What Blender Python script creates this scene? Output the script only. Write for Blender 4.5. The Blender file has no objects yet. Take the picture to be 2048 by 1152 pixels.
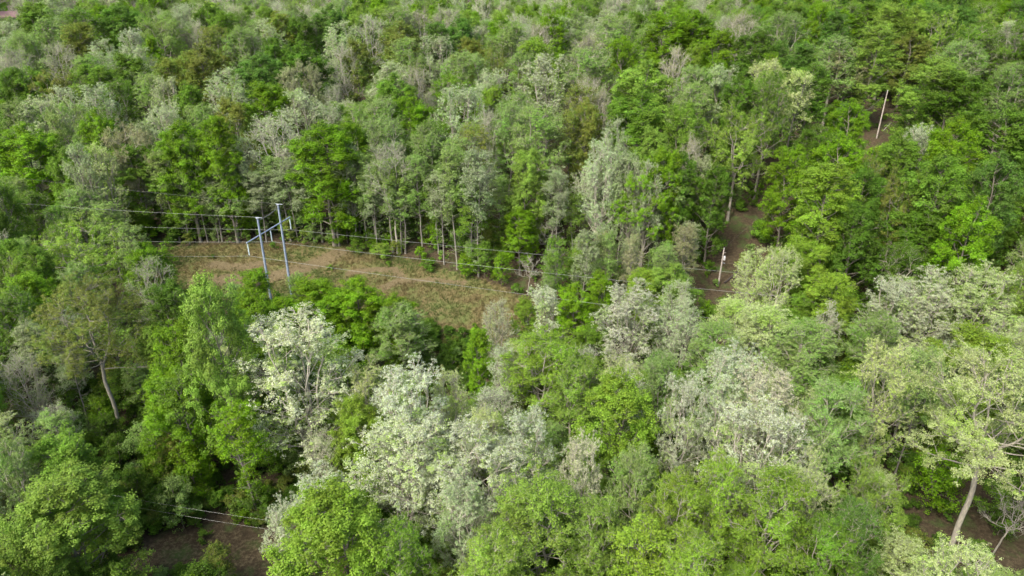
import bpy, math
import numpy as np
from mathutils import Vector

sc = bpy.context.scene
COL = sc.collection
RNG = np.random.default_rng(7)

# ---------------------------------------------------------------- camera, sky, sun, exposure
CAM_Z = 62.0
PITCH = math.radians(25.0)          # below the horizon
FPX = 1365.0                        # focal length in pixels of a 2048 wide picture
cam_data = bpy.data.cameras.new("camera")
cam_data.sensor_width = 36.0
cam_data.lens = 36.0 * FPX / 2048.0
cam_data.clip_start = 0.5
cam_data.clip_end = 6000.0
cam = bpy.data.objects.new("camera", cam_data)
cam.location = (0, 0, CAM_Z)
cam.rotation_euler = (math.pi / 2 - PITCH, 0, 0)
COL.objects.link(cam)
sc.camera = cam

SUN_EL, SUN_AZ = math.radians(50), math.radians(-138)   # azimuth clockwise from +Y: light comes over the left shoulder
world = bpy.data.worlds.new("World")
sc.world = world
world.use_nodes = True
wn = world.node_tree
sky = wn.nodes.new("ShaderNodeTexSky")
sky.sky_type = 'NISHITA'
sky.sun_disc = False
sky.sun_elevation = SUN_EL
sky.sun_rotation = SUN_AZ
sky.air_density = 1.0
sky.dust_density = 6.0
sky.ozone_density = 1.0
bg = wn.nodes["Background"]
bg.inputs["Strength"].default_value = 0.15
wn.links.new(sky.outputs[0], bg.inputs["Color"])
sun_data = bpy.data.lights.new("sun", 'SUN')
sun_data.energy = 1.35
sun_data.angle = math.radians(12)
sun_data.color = (1.0, 0.95, 0.87)
sun = bpy.data.objects.new("sun", sun_data)
sd = Vector((math.sin(SUN_AZ) * math.cos(SUN_EL), math.cos(SUN_AZ) * math.cos(SUN_EL), math.sin(SUN_EL)))
sun.rotation_euler = sd.to_track_quat('Z', 'Y').to_euler()
sun.location = (-60, -40, 160)
COL.objects.link(sun)
vs = sc.view_settings
vs.view_transform = 'Standard'
vs.look = 'None'
vs.exposure = 1.56
vs.gamma = 1.0
vs.use_curve_mapping = False
sc.render.engine = 'CYCLES'
cy = sc.cycles
cy.max_bounces = 4
cy.diffuse_bounces = 3
cy.glossy_bounces = 2
cy.transmission_bounces = 3
cy.transparent_max_bounces = 4
cy.use_denoising = True
cy.denoiser = "OPENIMAGEDENOISE"
cy.denoising_input_passes = "RGB_ALBEDO_NORMAL"
cy.denoising_prefilter = "ACCURATE"
cy.filter_width = 1.5
cy.use_adaptive_sampling = False
cy.caustics_reflective = False
cy.caustics_refractive = False

CT, ST = math.cos(PITCH), math.sin(PITCH)


def ray(u, v):
    a = (u - 1024.0) / FPX
    b = (v - 576.0) / FPX
    return np.array([a, CT - b * ST, -ST - b * CT])


def project(x, y, z):
    x, y, z = np.asarray(x, float), np.asarray(y, float), np.asarray(z, float)
    d = y * CT + (CAM_Z - z) * ST
    return 1024 + FPX * x / d, 576 + FPX * ((CAM_Z - z) * CT - y * ST) / d, d


# ---------------------------------------------------------------- terrain height
CTRL = np.array([
    (-46, 124, -1), (-46, 150, 1.5), (-75, 152, 1), (-100, 150, 1), (-20, 146, 0.5), (-5, 134, -1.5), (5, 132, -2),
    (-10, 112, -8), (-12, 98, -9), (-45, 100, -6), (-60, 85, -6), (-35, 65, -9), (-40, 50, -9), (0, 70, -9), (0, 40, -9),
    (30, 90, -6), (50, 62, -6), (50, 40, -8), (70, 90, -3), (60, 115, 0), (45, 134, 0.5), (54, 150, 8), (72, 163, 14),
    (99, 183, 22), (68, 123, 2), (95, 125, 4), (110, 155, 13), (130, 185, 22), (140, 120, 6),
    (-110, 110, -2), (-140, 150, 0), (-110, 80, -4),
    (-50, 175, 5), (0, 165, 5), (-110, 180, 5), (-50, 200, 12), (0, 195, 12), (-130, 205, 11), (30, 170, 9), (50, 195, 16),
    (-60, 235, 20), (0, 232, 22), (-150, 240, 17), (50, 228, 24), (120, 225, 29), (160, 220, 30),
    (-210, 300, 37), (-150, 300, 26), (-80, 300, 27), (0, 290, 23), (70, 275, 19), (150, 290, 27), (230, 290, 32),
    (-240, 220, 14), (-240, 120, 0), (220, 140, 16), (230, 210, 30),
    (-100, 380, 33), (0, 370, 31), (100, 370, 33), (250, 380, 38), (-300, 380, 36),
    (0, 600, 36), (-500, 600, 34), (500, 600, 40), (-700, 100, 10), (700, 100, 20), (0, -200, -8), (-600, -300, -5), (600, -300, -5),
    (0, 1500, 40), (-1500, 1200, 40), (1500, 1200, 40), (-1600, 0, 12), (1600, 0, 20), (0, -1200, -5),
], float)


def _tps_fit(c, lam=2.0):
    p = c[:, :2] / 100.0
    r2 = ((p[:, None] - p[None]) ** 2).sum(-1)
    k = np.sqrt(r2)
    n = len(c)
    A = np.zeros((n + 1, n + 1))
    A[:n, :n] = -k + np.eye(n) * lam * 0.01 * -1
    A[:n, n] = 1
    A[n, :n] = 1
    b = np.zeros(n + 1)
    b[:n] = c[:, 2]
    return np.linalg.solve(A, b)


_W = _tps_fit(CTRL)


def ground(x, y):
    x, y = np.broadcast_arrays(np.asarray(x, float), np.asarray(y, float))
    shp = x.shape
    x, y = x.ravel(), y.ravel()
    out = np.full(x.size, _W[-1])
    for i, c in enumerate(CTRL):
        out -= _W[i] * np.sqrt((x - c[0]) ** 2 + (y - c[1]) ** 2 + 64.0) / 100.0
    out += 0.25 * np.sin(x * 0.31 + 1.3 * np.sin(y * 0.17)) * np.sin(y * 0.27 + 0.9 * np.sin(x * 0.13))
    return out.reshape(shp)


def hit(u, v, H=0.0, t0=25.0, t1=700.0):
    """point where the view ray through a pixel comes down to H metres above the ground"""
    d = ray(u, v)
    t = np.linspace(t0, t1, 1400)
    x, y, z = d[0] * t, d[1] * t, CAM_Z + d[2] * t
    g = ground(x, y) + H
    k = np.nonzero(z < g)[0]
    if len(k) == 0:
        return None
    i = k[0]
    return np.array([x[i], y[i], z[i] - H])


def in_poly(px, py, poly):
    px, py = np.asarray(px, float), np.asarray(py, float)
    inside = np.zeros(px.shape, bool)
    n = len(poly)
    for i in range(n):
        x1, y1 = poly[i]
        x2, y2 = poly[(i + 1) % n]
        c = ((y1 > py) != (y2 > py)) & (px < (x2 - x1) * (py - y1) / (y2 - y1 + 1e-12) + x1)
        inside ^= c
    return inside


def poly_dist(px, py, line):
    d = np.full(np.shape(px), 1e9)
    for (x1, y1), (x2, y2) in zip(line[:-1], line[1:]):
        vx, vy = x2 - x1, y2 - y1
        t = np.clip(((px - x1) * vx + (py - y1) * vy) / (vx * vx + vy * vy), 0, 1)
        d = np.minimum(d, np.hypot(px - x1 - t * vx, py - y1 - t * vy))
    return d


def gpx(lst):
    return [tuple(hit(u, v)[:2]) for u, v in lst]


# ---------------------------------------------------------------- node helpers
def new_mat(name):
    m = bpy.data.materials.new(name)
    m.use_nodes = True
    nt = m.node_tree
    nt.nodes.clear()
    return m, nt, nt.nodes.new("ShaderNodeOutputMaterial")


def N(nt, typ, **kw):
    n = nt.nodes.new(typ)
    for k, v in kw.items():
        if k.startswith("i_"):
            key = k[2:]
            n.inputs[int(key) if key.isdigit() else key.replace("_", " ")].default_value = v
        else:
            setattr(n, k, v)
    return n


def mixc(nt, fac, a, b, blend='MIX'):
    n = nt.nodes.new("ShaderNodeMix")
    n.data_type = 'RGBA'
    n.blend_type = blend
    for sock, val in ((n.inputs[0], fac), (n.inputs[6], a), (n.inputs[7], b)):
        if hasattr(val, 'links') or isinstance(val, bpy.types.NodeSocket):
            nt.links.new(val, sock)
        elif isinstance(val, (int, float)):
            sock.default_value = val
        else:
            sock.default_value = (*val, 1) if len(val) == 3 else val
    return n.outputs[2]


def math_n(nt, op, a, b=None, clamp=False):
    n = nt.nodes.new("ShaderNodeMath")
    n.operation = op
    n.use_clamp = clamp
    for i, val in enumerate((a, b)):
        if val is None:
            continue
        if isinstance(val, bpy.types.NodeSocket):
            nt.links.new(val, n.inputs[i])
        else:
            n.inputs[i].default_value = val
    return n.outputs[0]


def noise(nt, scale, detail=4.0, rough=0.6, vec=None):
    n = N(nt, "ShaderNodeTexNoise")
    n.inputs["Scale"].default_value = scale
    n.inputs["Detail"].default_value = detail
    n.inputs["Roughness"].default_value = rough
    if vec is not None:
        nt.links.new(vec, n.inputs["Vector"])
    return n.outputs["Fac"]


def ramp(nt, fac, stops):
    n = nt.nodes.new("ShaderNodeValToRGB")
    cr = n.color_ramp
    while len(cr.elements) < len(stops):
        cr.elements.new(0.5)
    for e, (p, c) in zip(cr.elements, stops):
        e.position = p
        e.color = (*c, 1) if len(c) == 3 else c
    nt.links.new(fac, n.inputs[0])
    return n.outputs[0]


# ---------------------------------------------------------------- materials
def leaf_material():
    m, nt, out = new_mat("leaf")
    tint = N(nt, "ShaderNodeAttribute", attribute_type='INSTANCER', attribute_name="tint").outputs["Color"]
    tint2 = N(nt, "ShaderNodeAttribute", attribute_type='INSTANCER', attribute_name="tint_new").outputs["Color"]
    mixa = N(nt, "ShaderNodeAttribute", attribute_type='GEOMETRY', attribute_name="leafmix")
    sep = nt.nodes.new("ShaderNodeSeparateColor")
    nt.links.new(mixa.outputs["Color"], sep.inputs[0])
    # whole clumps take the second colour
    sw = math_n(nt, 'MULTIPLY', math_n(nt, 'SUBTRACT', sep.outputs[1], 0.54), 5.0, True)
    odd = math_n(nt, 'MULTIPLY', math_n(nt, 'SUBTRACT', sep.outputs[2], 0.78), 20.0, True)      # single leaves too
    c = mixc(nt, math_n(nt, 'MAXIMUM', sw, odd), tint, tint2)
    val = math_n(nt, 'ADD', math_n(nt, 'ADD', math_n(nt, 'MULTIPLY', sep.outputs[0], 0.40), math_n(nt, 'MULTIPLY', sep.outputs[1], 0.38)), 0.62)
    hsv = nt.nodes.new("ShaderNodeHueSaturation")
    nt.links.new(c, hsv.inputs["Color"])
    nt.links.new(val, hsv.inputs["Value"])
    hue = math_n(nt, 'ADD', math_n(nt, 'MULTIPLY', sep.outputs[1], 0.025), 0.490)
    nt.links.new(hue, hsv.inputs["Hue"])
    p = N(nt, "ShaderNodeBsdfPrincipled")
    p.inputs["Roughness"].default_value = 0.55
    p.inputs["Specular IOR Level"].default_value = 0.2
    nt.links.new(hsv.outputs[0], p.inputs["Base Color"])
    t = N(nt, "ShaderNodeBsdfTranslucent")
    tc = mixc(nt, 1.0, hsv.outputs[0], (1.0, 1.05, 0.6), 'MULTIPLY')
    nt.links.new(tc, t.inputs["Color"])
    mx = N(nt, "ShaderNodeMixShader", i_0=0.46)
    nt.links.new(p.outputs[0], mx.inputs[1])
    nt.links.new(t.outputs[0], mx.inputs[2])
    nt.links.new(mx.outputs[0], out.inputs[0])
    return m


def bark_material():
    m, nt, out = new_mat("bark")
    tint = N(nt, "ShaderNodeAttribute", attribute_type='INSTANCER', attribute_name="bark").outputs["Color"]
    tc = N(nt, "ShaderNodeTexCoord").outputs["Object"]
    mp = N(nt, "ShaderNodeMapping")
    mp.inputs["Scale"].default_value = (3.0, 3.0, 0.7)
    nt.links.new(tc, mp.inputs[0])
    f = noise(nt, 2.0, 5.0, 0.65, mp.outputs[0])
    c = mixc(nt, 1.0, tint, ramp(nt, f, [(0.3, (0.55, 0.54, 0.52)), (0.7, (1.25, 1.22, 1.15))]), 'MULTIPLY')
    p = N(nt, "ShaderNodeBsdfPrincipled", i_Roughness=0.9)
    nt.links.new(c, p.inputs["Base Color"])
    nt.links.new(p.outputs[0], out.inputs[0])
    return m


def plain_material(name, col, rough=0.6, metal=0.0, nscale=6.0, namp=0.25):
    m, nt, out = new_mat(name)
    tc = N(nt, "ShaderNodeTexCoord").outputs["Object"]
    f = noise(nt, nscale, 5.0, 0.6, tc)
    lo = tuple(c * (1 - namp) for c in col)
    hi = tuple(min(1, c * (1 + namp)) for c in col)
    c = ramp(nt, f, [(0.3, lo), (0.7, hi)])
    p = N(nt, "ShaderNodeBsdfPrincipled", i_Roughness=rough, i_Metallic=metal)
    nt.links.new(c, p.inputs["Base Color"])
    nt.links.new(p.outputs[0], out.inputs[0])
    return m


def terrain_material():
    m, nt, out = new_mat("forest_floor_and_grass")
    pos = N(nt, "ShaderNodeNewGeometry").outputs["Position"]
    n1 = noise(nt, 0.35, 6.0, 0.65, pos)
    n2 = noise(nt, 2.2, 6.0, 0.7, pos)
    n3 = noise(nt, 9.0, 3.0, 0.7, pos)
    n4 = noise(nt, 0.12, 4.0, 0.6, pos)
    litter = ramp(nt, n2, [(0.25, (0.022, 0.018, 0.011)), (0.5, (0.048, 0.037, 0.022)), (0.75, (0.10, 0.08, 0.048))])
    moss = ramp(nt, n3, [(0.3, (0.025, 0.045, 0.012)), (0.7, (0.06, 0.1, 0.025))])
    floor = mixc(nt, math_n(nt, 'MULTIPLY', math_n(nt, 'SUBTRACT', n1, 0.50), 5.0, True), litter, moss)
    dry = ramp(nt, n2, [(0.25, (0.052, 0.043, 0.018)), (0.5, (0.102, 0.086, 0.037)), (0.78, (0.16, 0.14, 0.066))])
    grn = ramp(nt, n3, [(0.3, (0.05, 0.075, 0.02)), (0.7, (0.12, 0.145, 0.045))])
    sward = mixc(nt, math_n(nt, 'MULTIPLY', math_n(nt, 'SUBTRACT', n1, 0.43), 4.0, True), dry, grn)
    soil = ramp(nt, n2, [(0.25, (0.063, 0.050, 0.026)), (0.5, (0.106, 0.085, 0.045)), (0.8, (0.158, 0.138, 0.083))])
    a = N(nt, "ShaderNodeAttribute", attribute_type='GEOMETRY', attribute_name="cover")
    sep = nt.nodes.new("ShaderNodeSeparateColor")
    nt.links.new(a.outputs["Color"], sep.inputs[0])

    def edge(s):
        k = math_n(nt, 'ADD', s, math_n(nt, 'MULTIPLY', math_n(nt, 'SUBTRACT', n2, 0.5), 0.9))
        return math_n(nt, 'MULTIPLY', math_n(nt, 'SUBTRACT', k, 0.35), 3.0, True)
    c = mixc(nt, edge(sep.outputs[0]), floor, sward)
    c = mixc(nt, edge(sep.outputs[1]), c, soil)
    c = mixc(nt, edge(sep.outputs[2]), c, moss)
    p = N(nt, "ShaderNodeBsdfPrincipled", i_Roughness=0.95)
    p.inputs["Specular IOR Level"].default_value = 0.15
    nt.links.new(c, p.inputs["Base Color"])
    b = N(nt, "ShaderNodeBump", i_Strength=0.7, i_Distance=0.25)
    nt.links.new(n2, b.inputs["Height"])
    nt.links.new(b.outputs[0], p.inputs["Normal"])
    nt.links.new(p.outputs[0], out.inputs[0])
    return m


M_LEAF = leaf_material()
M_BARK = bark_material()
M_GROUND = terrain_material()
M_STEEL = plain_material("galvanised_steel", (0.17, 0.215, 0.27), 0.65, 0.0, 1.5, 0.22)
M_STEEL_PALE = plain_material("bright_steel_cap", (0.28, 0.32, 0.35), 0.5, 0.2, 3.0, 0.1)
M_GLASS = plain_material("insulator_glass", (0.36, 0.45, 0.45), 0.15, 0.0, 4.0, 0.1)
M_WIRE = plain_material("aluminium_wire", (0.27, 0.29, 0.27), 0.45, 0.3, 1.0, 0.1)
M_WIRE_DARK = plain_material("old_wire", (0.14, 0.15, 0.15), 0.6, 0.2, 1.0, 0.1)
M_POLE = plain_material("weathered_pole_wood", (0.30, 0.27, 0.24), 0.9, 0.0, 3.0, 0.3)
M_PORC = plain_material("porcelain", (0.5, 0.5, 0.5), 0.3, 0.0, 3.0, 0.1)
M_ROOF = plain_material("red_metal_roof", (0.15, 0.085, 0.085), 0.7, 0.0, 1.0, 0.15)
M_SIDING = plain_material("pale_siding", (0.5, 0.47, 0.42), 0.8, 0.0, 2.0, 0.1)
M_PANE = plain_material("window_pane", (0.03, 0.04, 0.05), 0.1, 0.0, 2.0, 0.1)
M_LOG = plain_material("dark_log", (0.035, 0.028, 0.024), 0.9, 0.0, 4.0, 0.3)


# ---------------------------------------------------------------- mesh helpers
class MB:
    """collects tubes and boxes, then becomes one mesh"""
    def __init__(self):
        self.v, self.f, self.n = [], [], 0

    def add(self, v, f):
        self.v.append(np.asarray(v, float))
        self.f.extend([tuple(int(i) + self.n for i in q) for q in f])
        self.n += len(v)

    def tube(self, pts, rad, k=8, cap=True):
        v, q = tube_arrays(np.asarray(pts, float), np.asarray(rad, float) * np.ones(len(pts)), k)
        f = [tuple(r) for r in q]
        if cap:
            f.append(tuple(range(k))[::-1])
            f.append(tuple(range(len(v) - k, len(v))))
        self.add(v, f)

    def box(self, c, s, rz=0.0):
        c, s = np.array(c, float), np.array(s, float) / 2
        v = np.array([(x, y, z) for x in (-1, 1) for y in (-1, 1) for z in (-1, 1)], float) * s
        ca, sa = math.cos(rz), math.sin(rz)
        v = np.stack([v[:, 0] * ca - v[:, 1] * sa, v[:, 0] * sa + v[:, 1] * ca, v[:, 2]], 1) + c
        self.add(v, [(0, 1, 3, 2), (4, 6, 7, 5), (0, 4, 5, 1), (2, 3, 7, 6), (0, 2, 6, 4), (1, 5, 7, 3)])

    def build(self, name, mat, parent=None, smooth=True):
        me = bpy.data.meshes.new(name)
        me.from_pydata(np.concatenate(self.v).tolist(), [], self.f)
        me.materials.append(mat)
        if smooth:
            me.shade_smooth()
            me.set_sharp_from_angle(angle=math.radians(40))
        o = bpy.data.objects.new(name, me)
        COL.objects.link(o)
        o.parent = parent
        return o


def tube_arrays(pts, rad, k):
    n = len(pts)
    tan = np.gradient(pts, axis=0)
    tan /= np.linalg.norm(tan, axis=1, keepdims=True) + 1e-9
    ref = np.array([1.0, 0.0, 0.0]) if abs(tan[0, 0]) < 0.8 else np.array([0.0, 1.0, 0.0])
    a = np.cross(tan, ref)
    a /= np.linalg.norm(a, axis=1, keepdims=True) + 1e-9
    b = np.cross(tan, a)
    ang = np.arange(k) * 2 * math.pi / k
    v = pts[:, None] + rad[:, None, None] * (np.cos(ang)[None, :, None] * a[:, None] + np.sin(ang)[None, :, None] * b[:, None])
    i = np.arange(n - 1)[:, None] * k
    j = np.arange(k)[None]
    j2 = (j + 1) % k
    q = np.stack([i + j, i + j2, i + k + j2, i + k + j], -1).reshape(-1, 4)
    return v.reshape(-1, 3), q


def quads_mesh(name, verts, quads, mat, attr=None, smooth=False):
    me = bpy.data.meshes.new(name)
    verts = np.asarray(verts, np.float32)
    quads = np.asarray(quads, np.int32)
    nq = len(quads)
    me.vertices.add(len(verts))
    me.vertices.foreach_set("co", verts.ravel())
    me.loops.add(nq * 4)
    me.loops.foreach_set("vertex_index", quads.ravel())
    me.polygons.add(nq)
    me.polygons.foreach_set("loop_start", np.arange(nq, dtype=np.int32) * 4)
    me.polygons.foreach_set("loop_total", np.full(nq, 4, np.int32))
    if smooth:
        me.polygons.foreach_set("use_smooth", np.ones(nq, bool))
    if attr is not None:
        a = me.attributes.new(attr[0], 'FLOAT_COLOR', 'POINT')
        a.data.foreach_set("color", np.asarray(attr[1], np.float32).ravel())
    me.materials.append(mat)
    me.update(calc_edges=True)
    return me


def empty(name, loc, rz=0.0):
    o = bpy.data.objects.new(name, None)
    o.location = loc
    o.rotation_euler = (0, 0, rz)
    o.empty_display_size = 0.5
    COL.objects.link(o)
    return o


def tag(o, label=None, cat=None, group=None, kind=None):
    for k, v in (("label", label), ("category", cat), ("group", group), ("kind", kind)):
        if v:
            o[k] = v
    return o


# ---------------------------------------------------------------- tree shapes
def unit(v):
    return v / (np.linalg.norm(v, axis=-1, keepdims=True) + 1e-9)


def bez(p0, p1, p2, n):
    t = np.linspace(0, 1, n)[:, None]
    return (1 - t) ** 2 * p0 + 2 * t * (1 - t) * p1 + t * t * p2


def leaves(rng, cen, cw, outw, per, cr, ls, squash=0.75, upb=0.55):
    """leaf rhombi spread through small clumps; returns verts, quads, attribute"""
    nC = len(cen)
    cnt = np.maximum(1, (per * rng.uniform(0.5, 1.5, nC))).astype(int)
    idx = np.repeat(np.arange(nC), cnt)
    n = len(idx)
    d = unit(rng.normal(size=(n, 3)))
    rr = (rng.random(n) ** 0.45)[:, None] * (cr * rng.uniform(0.65, 1.35, nC))[idx][:, None]
    off = d * rr
    off[:, 2] *= squash
    p = cen[idx] + off
    nrm = unit(0.70 * d + 0.55 * outw[idx] + np.array([0, 0, upb]) + 0.36 * rng.normal(size=(n, 3)))
    t = unit(np.cross(nrm, rng.normal(size=(n, 3))))
    s = np.cross(nrm, t)
    L = ls * rng.uniform(0.65, 1.4, n)[:, None]
    v = np.empty((n, 4, 3))
    v[:, 0] = p - t * L * 0.55
    v[:, 1] = p + s * L * 0.38 + nrm * L * 0.08
    v[:, 2] = p + t * L * 0.55 - nrm * L * 0.12
    v[:, 3] = p - s * L * 0.38 + nrm * L * 0.08
    q = np.arange(n * 4).reshape(n, 4)
    col = np.ones((n, 4, 4))
    col[:, :, 0] = rng.random(n)[:, None]
    col[:, :, 1] = cw[idx][:, None]
    col[:, :, 2] = rng.random(n)[:, None]
    return v.reshape(-1, 3), q, col.reshape(-1, 4)


def make_tree(seed, H=24.0, R=5.5, cb=0.32, a=0.75, b=2.2, r0=0.30, forks=1, fh=0.4, limbs=22, secs=6, twigs=5, seclen=2.4, twl=1.1,
              rise=0.35, per=34, cr=0.75, ls=0.26, lean=0.02, low=0, wob=0.25, limb_jit=(0.72, 1.12), stubs=0):
    rng = np.random.default_rng(seed)
    BV, BQ, nb = [], [], 0
    clump, cout = [], []

    def tube(pts, r1, r2, k):
        nonlocal nb
        rad = np.linspace(1, 0, len(pts)) ** 0.9 * (r1 - r2) + r2
        v, q = tube_arrays(pts, rad, k)
        BV.append(v)
        BQ.append(q + nb)
        nb += len(v)

    def env(z):
        x = np.clip((z - cb * H) / ((1 - cb) * H), 0.0, 1.0)
        return max(0.16, (1 - abs(2 * x ** a - 1) ** b) ** (1 / b)) * R
    # trunk and leaders
    top = H * (0.93 if forks == 1 else fh)
    nt_ = 10
    z = np.linspace(-0.4, top, nt_)
    w = np.cumsum(rng.normal(0, wob, (nt_, 2)), 0) * (z / H)[:, None]
    la = rng.uniform(0, 2 * math.pi)
    pts = np.stack([w[:, 0] + lean * z * math.cos(la), w[:, 1] + lean * z * math.sin(la), z], 1)
    rt = 0.05 if forks == 1 else r0 * 0.72
    rad = r0 * (1 - 0.9 * np.clip(z, 0, top) / top * (1 - rt / r0)) * 1.0
    rad[0] *= 1.5
    v, q = tube_arrays(pts, np.maximum(rad, 0.04), 8)
    BV.append(v)
    BQ.append(q)
    nb += len(v)
    leaders = []
    if forks == 1:
        leaders.append((pts, rad, cb * H))
    else:
        az0 = rng.uniform(0, 6.28)
        for i in range(forks):
            az = az0 + i * 2 * math.pi / forks + rng.normal(0, 0.25)
            zt = H * rng.uniform(0.84, 0.97)
            rr = R * rng.uniform(0.3, 0.62)
            p0 = pts[-1 - (i % 2)]
            p2 = np.array([math.cos(az) * rr, math.sin(az) * rr, zt])
            p1 = p0 * 0.5 + p2 * 0.5 + np.array([math.cos(az), math.sin(az), -0.3]) * R * 0.16
            lp = bez(p0, p1, p2, 9)
            lp[1:-1] += rng.normal(0, 0.18, (7, 3))
            tube(lp, r0 * 0.6, 0.04, 6)
            leaders.append((lp, np.linspace(r0 * 0.6, 0.04, 9), cb * H))
    tips = []
    ga = rng.uniform(0, 6.28)
    per_leader = max(3, int(round(limbs / len(leaders))))
    for lp, lr, zb in leaders:
        zz = lp[:, 2]
        lo = max(zb, zz[0])
        for i in range(per_leader):
            f = (i + rng.uniform(0.1, 0.9)) / per_leader
            za = lo + (zz[-1] - lo) * f ** (0.9 if forks == 1 else 1.2)
            p0 = np.array([np.interp(za, zz, lp[:, 0]), np.interp(za, zz, lp[:, 1]), za])
            r_at = float(np.interp(za, zz, lr))
            ga += 2.39996 + rng.normal(0, 0.35)
            az = ga
            dirh = np.array([math.cos(az), math.sin(az), 0])
            if len(leaders) > 1:      # lean outwards from the tree's axis
                o = np.array([p0[0], p0[1], 0])
                dirh = unit(dirh + o / R * 1.2)
            zt = min(H * 1.0, za + rise * (0.15 + 0.85 * f) * (H - za) * rng.uniform(0.5, 1.3) + rng.uniform(0.2, 1.6))
            rt_ = env(zt) * rng.uniform(*limb_jit)
            p2 = np.array([0, 0, zt]) + dirh * rt_ + np.array([lp[-1][0], lp[-1][1], 0]) * (0.35 if len(leaders) > 1 else 0.0)
            L = np.linalg.norm(p2 - p0)
            p1 = p0 + (p2 - p0) * 0.5 + np.array([0, 0, -0.10 * L]) + rng.normal(0, 0.06 * L, 3)
            lb = bez(p0, p1, p2, 6)
            tube(lb, min(0.13, r_at * 0.55), 0.025, 5)
            tips.append(p2)
            for s in range(secs):
                fs = rng.uniform(0.22, 1.0) ** 0.8
                k = fs * 5
                i0 = min(4, int(k))
                q0 = lb[i0] + (lb[i0 + 1] - lb[i0]) * (k - i0)
                tg = unit(lb[i0 + 1] - lb[i0])
                dr = unit(0.6 * tg + 0.85 * unit(rng.normal(size=3)) + np.array([0, 0, 0.32]) + 0.2 * dirh)
                sl = seclen * rng.uniform(0.55, 1.25) * (1.15 - 0.45 * fs)
                q2 = q0 + dr * sl + np.array([0, 0, 0.12 * sl])
                sb = bez(q0, q0 + dr * sl * 0.55, q2, 4)
                tube(sb, 0.045, 0.016, 4)
                tips.append(q2)
                for t in range(twigs):
                    ft = rng.uniform(0.25, 1.0)
                    k2 = ft * 3
                    i1 = min(2, int(k2))
                    w0 = sb[i1] + (sb[i1 + 1] - sb[i1]) * (k2 - i1)
                    d2 = unit(0.5 * dr + 0.9 * unit(rng.normal(size=3)) + np.array([0, 0, 0.3]))
                    tl = twl * rng.uniform(0.5, 1.3)
                    w2 = w0 + d2 * tl
                    tube(np.array([w0, w0 + d2 * tl * 0.5 + np.array([0, 0, 0.04]), w2]), 0.02, 0.009, 3)
                    tips.append(w2)
    for i in range(stubs):            # dead side branches below the crown
        za = H * rng.uniform(0.12, cb + 0.15)
        p0 = np.array([np.interp(za, pts[:, 2], pts[:, 0]), np.interp(za, pts[:, 2], pts[:, 1]), za])
        az = rng.uniform(0, 6.28)
        L = rng.uniform(0.8, 2.6)
        d = np.array([math.cos(az), math.sin(az), rng.uniform(-0.1, 0.5)])
        tube(bez(p0, p0 + d * L * 0.5, p0 + d * L + np.array([0, 0, 0.2]), 4), 0.035, 0.01, 4)
    for i in range(low):              # leafy shoots along the trunk
        za = H * rng.uniform(0.05, cb + 0.1)
        az = rng.uniform(0, 6.28)
        p0 = np.array([np.interp(za, pts[:, 2], pts[:, 0]), np.interp(za, pts[:, 2], pts[:, 1]), za])
        L = rng.uniform(0.5, 2.4)
        p2 = p0 + np.array([math.cos(az), math.sin(az), rng.uniform(0, 0.5)]) * L
        tube(np.array([p0, (p0 + p2) / 2, p2]), 0.02, 0.01, 3)
        tips.append(p2)
    tips = np.array(tips)
    # neighbouring clumps share a tone: a smooth pseudo noise over the crown, plus a little of their own
    ph = rng.uniform(0, 6.28, 3)
    cw = 0.5 + 0.28 * np.sin(tips[:, 0] * 0.8 + ph[0]) * np.sin(tips[:, 1] * 0.8 + ph[1]) + 0.14 * np.sin(tips[:, 2] * 0.7 + ph[2]) + rng.normal(0, 0.16, len(tips))
    cw = np.clip(cw + 0.30 * (0.62 - tips[:, 2] / H), 0, 1)      # older, greener leaves low in the crown
    ax = np.array([0, 0, H * (cb + 1) * 0.5])
    outw = unit(tips - ax)
    lv, lq, lc = leaves(rng, tips, cw, outw, per, cr, ls)
    tm = quads_mesh("trunk", np.concatenate(BV), np.concatenate(BQ), M_BARK, smooth=True)
    cm = quads_mesh("crown", lv, lq, M_LEAF, ("leafmix", lc))
    wid = np.percentile(np.hypot(tips[:, 0], tips[:, 1]), 92) + cr * 0.6
    return dict(trunk=tm, crown=cm, H=float(np.max(tips[:, 2]) + cr * 0.5), R=float(wid), cb=cb)


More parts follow.
